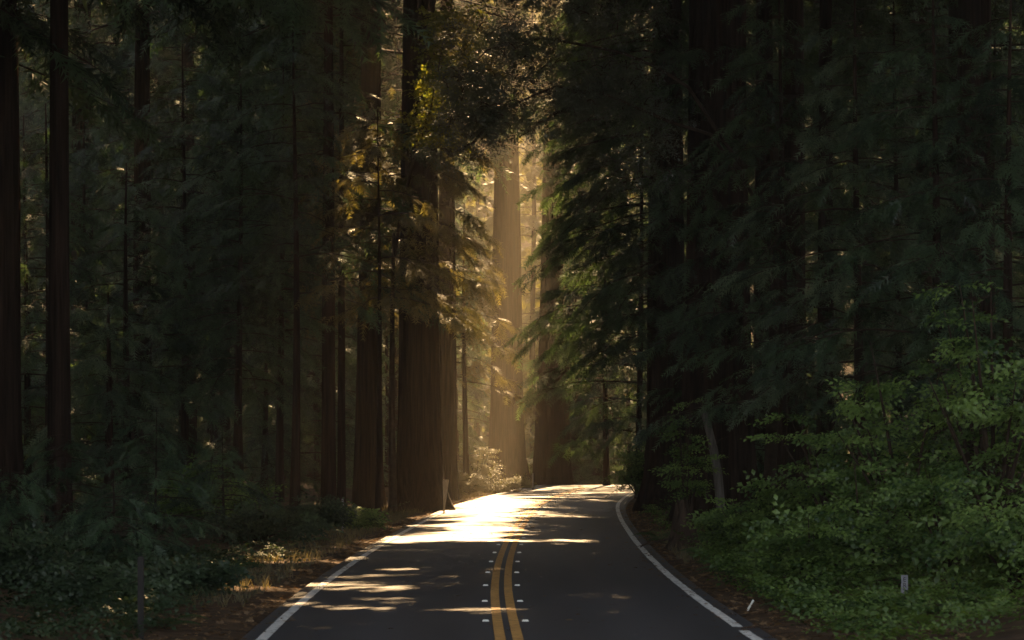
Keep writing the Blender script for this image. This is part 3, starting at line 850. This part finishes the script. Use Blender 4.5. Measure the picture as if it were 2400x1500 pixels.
SH = [
    (2330, 50, 5.4, 2.1, 'tall leafy shrub at the right picture edge', 1, {}),
    (2120, 53, 4.9, 1.9, 'broad light green shrub behind the white number marker', 2, {}),
    (1960, 58, 3.9, 1.6, 'light green leafy shrub reaching toward the leaning snag', 3, {}),
    (2230, 46, 2.3, 1.5, 'dense low shrub right of the white number marker', 4, {}),
    (2020, 50, 2.3, 1.3, 'bushy shrub left of the white number marker', 5, {}),
    (1850, 60, 1.9, 1.2, 'low green shrub by the foot of the leaning snag', 6, {}),
    (1740, 64, 1.3, .9, 'small leafy shrub between the rotten stump and the snag', 7, {}),
    (1900, 49, 1.3, 1.0, 'low roadside shrub nearest the white edge line on the right', 8, {}),
    (2380, 41, 1.6, 1.2, 'dark shrub in the bottom right corner', 9, {}),
    (1605, 77, 4.2, .8, 'spindly leafy shrub beside the leaning snag', 10, dict(stems=7, plates=4, size=.42)),
    (1500, 116, 3.6, 1.1, 'ivy-like green bush hanging beside the road where it bends right', 11, dict(size=.5)),
    (480, 80, 2.6, 1.9, 'spreading vine shrub with pale leaf tips left of the road', 20, dict(mat='broad', stems=24)),
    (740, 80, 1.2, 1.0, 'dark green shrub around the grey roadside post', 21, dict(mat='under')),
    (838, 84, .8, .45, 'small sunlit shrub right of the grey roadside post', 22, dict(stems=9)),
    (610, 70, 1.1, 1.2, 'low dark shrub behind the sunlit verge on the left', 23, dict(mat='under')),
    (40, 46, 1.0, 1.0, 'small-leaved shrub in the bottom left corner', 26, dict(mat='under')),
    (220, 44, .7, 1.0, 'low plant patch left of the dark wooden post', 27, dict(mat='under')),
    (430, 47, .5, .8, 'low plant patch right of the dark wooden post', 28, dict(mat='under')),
    (1120, 150, 2.6, 1.3, 'hazy bush lit by the sunbeam left of the far road', 30, dict(mat='far_leaf')),
    (1100, 138, 1.2, 1.3, 'low pale bush at the foot of the sunbeam', 31, dict(mat='far_leaf')),
    (1205, 156, .7, 1.0, 'small bush on the far left road edge below the sunbeam', 32, dict(mat='far_leaf')),
    (1165, 144, .7, .9, 'low tuft of brush at the verge below the sunbeam', 33, dict(mat='far_leaf')),
]
for (px, Y, h, rad, lab, sd, kw) in SH:
    shrub(px, Y, h, rad, lab, sd, **kw)

# ------------------------------------------------------------------ ferns
def fern_mesh(seed, n=11, L0=.75):
    rng = np.random.default_rng(seed)
    V, F, T = [], [], []
    for k in range(n):
        az = k * 2.4 + rng.uniform(-.3, .3); L_ = L0 * rng.uniform(.7, 1.15); arch = rng.uniform(.5, .9)
        d = np.array([math.cos(az), math.sin(az), 0]); s_ = np.array([-d[1], d[0], 0]); tn = rng.uniform(.1, .9)
        m_ = 15
        for q_ in range(m_):
            u = .12 + .88 * q_ / m_
            p = d * L_ * u * .85 + UP * L_ * (arch * u - .75 * arch * u * u * 1.15)
            w = .16 * L_ / .75 * math.sin(math.pi * (u * .85 + .12)) + .01
            for sg in (-1, 1):
                tip = p + s_ * sg * w + d * w * .3 - UP * w * .3
                F.append([len(V), len(V) + 1, len(V) + 2]); V += [p - d * .016, p + d * .016, tip]; T += [tn] * 3
    return np.array(V), np.array(F), np.array(T)
fms = []
for s_ in range(4):
    v, f, tt = fern_mesh(s_)
    fms.append(np_mesh('fern', v, [f], M['fern'], False, tt))
g = np.random.default_rng(11)
k = 0
for (px, Y) in [(1840, 47), (1790, 50), (1735, 54), (1690, 58), (1880, 44), (1760, 57), (1930, 42), (1985, 44.5), (2060, 41.5), (2180, 40), (2290, 39.5), (1660, 63), (1560, 72), (1545, 75),
                (2090, 46), (1820, 55), (2350, 45), (1700, 62)]:
    o = mesh_obj('fern', fms[k % 4]); b = base_point(px, Y=Y)
    o.location = tuple(b); o.rotation_euler = (0, 0, g.uniform(0, 6.28)); s_ = g.uniform(.8, 1.35); o.scale = (s_, s_, s_)
    tag(o, 'arching sword fern among the undergrowth right of the road', 'fern', 'ferns along the right roadside'); k += 1
for (px, Y) in [(60, 52), (180, 52), (300, 56), (450, 58), (540, 55), (90, 42), (290, 41), (380, 39), (640, 74), (720, 72), (500, 64)]:
    o = mesh_obj('fern', fms[k % 4]); b = base_point(px, Y=Y)
    o.location = tuple(b); o.rotation_euler = (0, 0, g.uniform(0, 6.28)); s_ = g.uniform(.7, 1.2); o.scale = (s_, s_, s_)
    tag(o, 'arching sword fern among the undergrowth left of the road', 'fern', 'ferns along the left roadside'); k += 1

# ------------------------------------------------------------------ ground cover, litter, dry grass
def scatter(n, y0, y1, d0, d1, side, rng, power=1.0):
    Y = rng.uniform(y0, y1, n); d = d0 + (d1 - d0) * rng.uniform(0, 1, n) ** power
    X = road_c(Y) + side * d
    return np.stack([X, Y, ground_z(X, Y)], -1)
rng = np.random.default_rng(21)
P = np.concatenate([scatter(8000, 34, 125, 3.5, 7.0, -1, rng, 1.2), scatter(5500, 34, 120, 3.5, 6.0, 1, rng, 1.3)])
R_ = np.concatenate([scatter(420, 34, 110, 2.9, 3.45, -1, rng, .5), scatter(520, 34, 110, 2.7, 3.45, 1, rng, .5), scatter(160, 34, 110, 0, 3.4, 1, rng), scatter(160, 34, 110, 0, 3.4, -1, rng)])
R_[:, 2] = road_z(R_[:, 1]) + .012 + .03 * (1 - np.abs(R_[:, 0] - road_c(R_[:, 1])) / 3.5)
n = len(P); a = rng.uniform(0, 6.28, n)
sp = Sprays(); sp.add(P + UP * .012, np.stack([np.cos(a), np.sin(a), rng.uniform(-.2, .35, n)], -1), UP + rng.normal(0, .35, (n, 3)), rng.uniform(.05, .14, n), rng.uniform(0, 1, n))
n = len(R_); a = rng.uniform(0, 6.28, n); sp.add(R_, np.stack([np.cos(a), np.sin(a), rng.uniform(0, .2, n)], -1), UP + rng.normal(0, .15, (n, 3)), rng.uniform(.05, .13, n), rng.uniform(0, .8, n))
o = mesh_obj('leaf_litter', sp.mesh('leaf_litter', 'coarse', M['litter'], rng, (0, 0, 0), 99, False))
tag(o, 'brown dry needles and leaves scattered along both road verges', 'litter', kind='stuff')
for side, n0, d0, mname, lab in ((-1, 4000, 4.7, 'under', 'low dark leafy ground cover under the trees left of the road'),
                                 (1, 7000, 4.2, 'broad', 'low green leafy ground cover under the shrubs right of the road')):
    P = np.concatenate([scatter(n0 // 2, 34, 110, d0, 14, side, rng, 1.3), scatter(n0 // 2, 34, 62, d0, 11, side, rng, 1.2)])
    P = P[(gap_share(P[:, :2]) < .5) & ((hash_noise(P[:, 0] * 1.7, P[:, 1] * 1.1, .9) > -.35) | (P[:, 1] < 50))]
    n = len(P); a = rng.uniform(0, 6.28, n)
    sp = Sprays(); sp.add(P + UP * rng.uniform(.03, .30, n)[:, None], np.stack([np.cos(a), np.sin(a), rng.uniform(-.1, .5, n)], -1), UP + rng.normal(0, .35, (n, 3)), rng.uniform(.22, .5, n), np.clip(.45 + .4 * hash_noise(P[:, 0], P[:, 1], .8) + rng.normal(0, .15, n), 0, 1))
    o = mesh_obj('ground_cover', sp.mesh('ground_cover', 'leaf', M[mname], rng, (0, 0, 0), 99, False))
    tag(o, lab, 'ground cover', kind='stuff')
P = np.concatenate([scatter(1700, 44, 112, 4.0, 5.6, -1, rng), scatter(700, 125, 165, 3.7, 6.5, -1, rng), scatter(260, 60, 80, 3.8, 4.6, 1, rng)])
V, F, T = [], [], []
for p in P:
    tn = rng.uniform(0, 1)
    for _ in range(3):
        a = rng.uniform(0, 6.28); h = rng.uniform(.06, .26); w = .008
        e = p + np.array([math.cos(a) * h * .5, math.sin(a) * h * .5, h])
        b0 = p + rng.normal(0, .03, 3) * [1, 1, 0] - UP * .03
        F.append([len(V), len(V) + 1, len(V) + 2]); V += [b0 - [w, 0, 0], b0 + [w, 0, 0], e]; T += [tn] * 3
o = mesh_obj('dry_grass', np_mesh('dry_grass', np.array(V), [np.array(F)], M['dry_grass'], False, np.array(T)))
tag(o, 'dry yellow grass and weeds along the road verge', 'grass', kind='stuff')

# ------------------------------------------------------------------ stump, leaning snag, fallen branch
b = base_point(1598, py=1283)
t = empty('rotten_stump', b, 'rotten dark stump with a jagged top at the right road edge', 'stump')
g = np.random.default_rng(8)
th = np.linspace(0, 2 * np.pi, 18, endpoint=False)
zs = [-.3, 0, .15, .4, .7, .95]
V = []
for q_, z_ in enumerate(zs):
    rr = (.30 - .10 * z_) * (1 + .5 * math.exp(-max(z_, 0) / .2)) * (1 + .10 * g.normal(0, 1, 18))
    zz = np.full(18, z_) + (g.uniform(-.25, .35, 18) if q_ == len(zs) - 1 else 0)
    V.append(np.stack([rr * np.cos(th) + .06 * z_, rr * np.sin(th), zz], -1))
inner = V[-1] * np.array([.55, .55, 1]) - np.array([0, 0, .35]); V.append(inner)
V = np.concatenate(V); ns = len(zs) + 1
i, j = np.meshgrid(np.arange(ns - 1), np.arange(18), indexing='ij'); j2 = (j + 1) % 18
q = np.stack([i * 18 + j, i * 18 + j2, (i + 1) * 18 + j2, (i + 1) * 18 + j], -1).reshape(-1, 4)
top = np.array([[(ns - 1) * 18, (ns - 1) * 18 + a, (ns - 1) * 18 + a + 1] for a in range(1, 17)])
mesh_obj('stump_wood', np_mesh('stump_wood', V, [top, q], M['dead_wood'], False), t)

b = base_point(1692, Y=80)
t = empty('leaning_snag', b, 'slender grey dead trunk leaning left with a broken top', 'tree')
bag = Bag()
pts = [(1692, 1215), (1688, 1170), (1682, 1110), (1672, 1050), (1660, 1000), (1648, 962)]
C = np.array([at(a, c_, 80) for a, c_ in pts]); C[0][2] = b[2] - .1
bag.tube(C, [.14, .13, .13, .12, .105, .08], 9)
o = bag.build('trunk', M['bark_grey'], t, True); o.location = tuple(-b)
bag = Bag()
for k in range(5):
    bag.tube([C[-1] + np.array([.05 * math.cos(k * 1.3), .05 * math.sin(k * 1.3), -.03]), C[-1] + np.array([.05 * math.cos(k * 1.3) - .04, .05 * math.sin(k * 1.3), .12 + .07 * (k % 3)])], [.025, .006], 4)
bag.tube([C[3], C[3] + np.array([.2, -.1, .25]), C[3] + np.array([.5, -.2, .35])], [.02, .014, .005], 4)
o = bag.build('broken_branches', M['dead_wood'], t); o.location = tuple(-b)

b = base_point(1545, py=1284); b[2] = float(road_z(b[1])) + .03
t = empty('fallen_branch', b, 'dead branch lying across the right white edge line', 'branch')
bag = Bag()
bag.tube(np.array([[-.46, -.25, -.0], [-.30, -.12, .07], [-.05, 0, .13], [.25, .1, .18], [.6, .25, .20]]), [.012, .02, .025, .03, .032], 6)
bag.tube(np.array([[-.30, -.12, .07], [-.42, -.02, .03], [-.52, .05, .0]]), [.014, .010, .004], 5)
bag.tube(np.array([[-.05, 0, .13], [.08, -.15, .09], [.30, -.28, .05]]), [.016, .011, .005], 5)
bag.tube(np.array([[.25, .1, .18], [.2, .0, .32], [.24, -.05, .46]]), [.012, .008, .003], 4)
bag.build('wood', M['dead_wood'], t)
b = base_point(1775, Y=38.0); b[2] = float(road_z(38.0)) + .02
t = empty('fallen_twig', b, 'dark twig lying on the right edge line at the bottom', 'branch')
bag = Bag(); bag.tube(np.array([[-.22, .0, .012], [-.05, .02, .03], [.12, .0, .02], [.28, -.05, .02]]), [.008, .014, .016, .008], 5)
bag.tube(np.array([[-.05, .02, .03], [.02, .12, .05], [.1, .2, .03]]), [.008, .006, .002], 4)
bag.build('wood', M['dead_wood'], t)

# ------------------------------------------------------------------ posts and markers
def box_post(name, px, Y, top_py, w, d, mat, label, tilt=0.0, taper=1.0, cat='post'):
    b = base_point(px, Y=Y)
    h = CAMZ + (PY0 - top_py) * Y / FPX - b[2]
    t = empty(name, b, label, cat)
    bag = Bag(); bag.box((0, 0, h / 2 - .1), (w, d, h + .2), taper)
    return t, bag, h
t, bag, h = box_post('wooden_post', 330, 37.0, 1308, .075, .075, M['post'], 'dark weathered wooden post at the lower left')
bag.box((0, 0, h + .012), (.08, .08, .025), .6)
bag.build('post', M['post'], t)
t, bag, h = box_post('roadside_post', 803, 82, 1170, .055, .03, M['post_metal'], 'thin grey metal post standing in the dark green shrub')
bag.box((0, 0, h + .01), (.05, .028, .02), .7)
bag.build('post', M['post_metal'], t)
t, bag, h = box_post('roadside_post', 1249, 150, 1110, .075, .03, M['post_metal'], 'small pale post at the far left road edge near the crest')
bag.box((0, 0, h + .01), (.06, .028, .02), .7)
bag.build('post', M['post_metal'], t)
# leaning pale paddle beside the great redwood
b = base_point(1040, Y=101.5)
t = empty('paddle_marker', b, 'pale sunlit paddle marker leaning beside the great roadside redwood', 'post')
bag = Bag()
h = CAMZ + (PY0 - 1124) * 101.5 / FPX - b[2]
hw = [(.03, -.2), (.035, .35), (.06, .6), (.11, h - .03), (.105, h)]
V = []
for w, z_ in hw:
    V += [[-w + .06 * z_, -.02, z_], [w + .06 * z_, -.02, z_], [w + .06 * z_, .02, z_], [-w + .06 * z_, .02, z_]]
F = []
for k in range(len(hw) - 1):
    for c_ in range(4):
        F.append([k * 4 + c_, k * 4 + (c_ + 1) % 4, k * 4 + 4 + (c_ + 1) % 4, k * 4 + 4 + c_])
F += [[0, 3, 2, 1], [16, 17, 18, 19]]
bag.add(V, None, F)
bag.build('paddle', M['post_white'], t)
# number marker on the right
Ys = 41.5
b = base_point(2120, Y=Ys)
ztop = CAMZ + (PY0 - 1348) * Ys / FPX; zbot = CAMZ + (PY0 - 1396) * Ys / FPX
t = empty('number_marker', b, 'small white roadside number marker on a post among the shrubs', 'sign')
bag = Bag(); bag.box((.006, .012, (ztop - .06 - b[2]) / 2 - .1), (.075, .02, ztop - .06 - b[2] + .2)); bag.build('post', M['post'], t)
bag = Bag(); bag.box((0, 0, (ztop + zbot) / 2 - b[2]), (.098, .003, ztop - zbot)); pl = bag.build('sign_plate', M['sign'], t)
for k, ch in enumerate(['E', 'R', '2']):
    fc = bpy.data.curves.new('lettering', 'FONT'); fc.body = ch; fc.size = .10; fc.extrude = .0008; fc.align_x = 'CENTER'
    fo = bpy.data.objects.new('lettering', fc); COL.objects.link(fo)
    dg = bpy.context.evaluated_depsgraph_get()
    me = bpy.data.meshes.new_from_object(fo.evaluated_get(dg)); me.materials.clear(); me.materials.append(M['black'])
    bpy.data.objects.remove(fo)
    o = mesh_obj('lettering', me, pl); o.rotation_euler = (R(90), 0, 0)
    o.location = (0, -.0035, ztop - b[2] - .025 - .072 - k * .083)
# broken white stake
b = base_point(1754, Y=43.7)
t = empty('broken_stake', b, 'short broken white stake lying tilted on the right verge', 'stake')
bag = Bag()
d = np.array([.075, 0, .13]); bag.tube(np.array([-d * .2, d * .35, d * .42]), [.018, .018, .016], 6); bag.tube(np.array([d * .46, d * 1.0, d * 1.05]), [.014, .019, .010], 6)
bag.build('stake', M['marker'], t)

# ------------------------------------------------------------------ haze
bag = Bag()
bag.box((0, 160, 43), (560, 620, 106))
o = bag.build('haze', None, None) if False else None
hm, N, L = new_mat('haze_air')
out = N.new('ShaderNodeOutputMaterial'); pv = N.new('ShaderNodeVolumePrincipled')
pv.inputs['Color'].default_value = (0.95, 0.85, 0.68, 1)
pv.inputs['Density'].default_value = HAZE_DENSITY
pv.inputs['Anisotropy'].default_value = 0.5
L.new(pv.outputs[0], out.inputs['Volume'])
o = bag.build('haze', hm)
tag(o, 'thin warm haze hanging in the forest air', 'haze', kind='stuff')
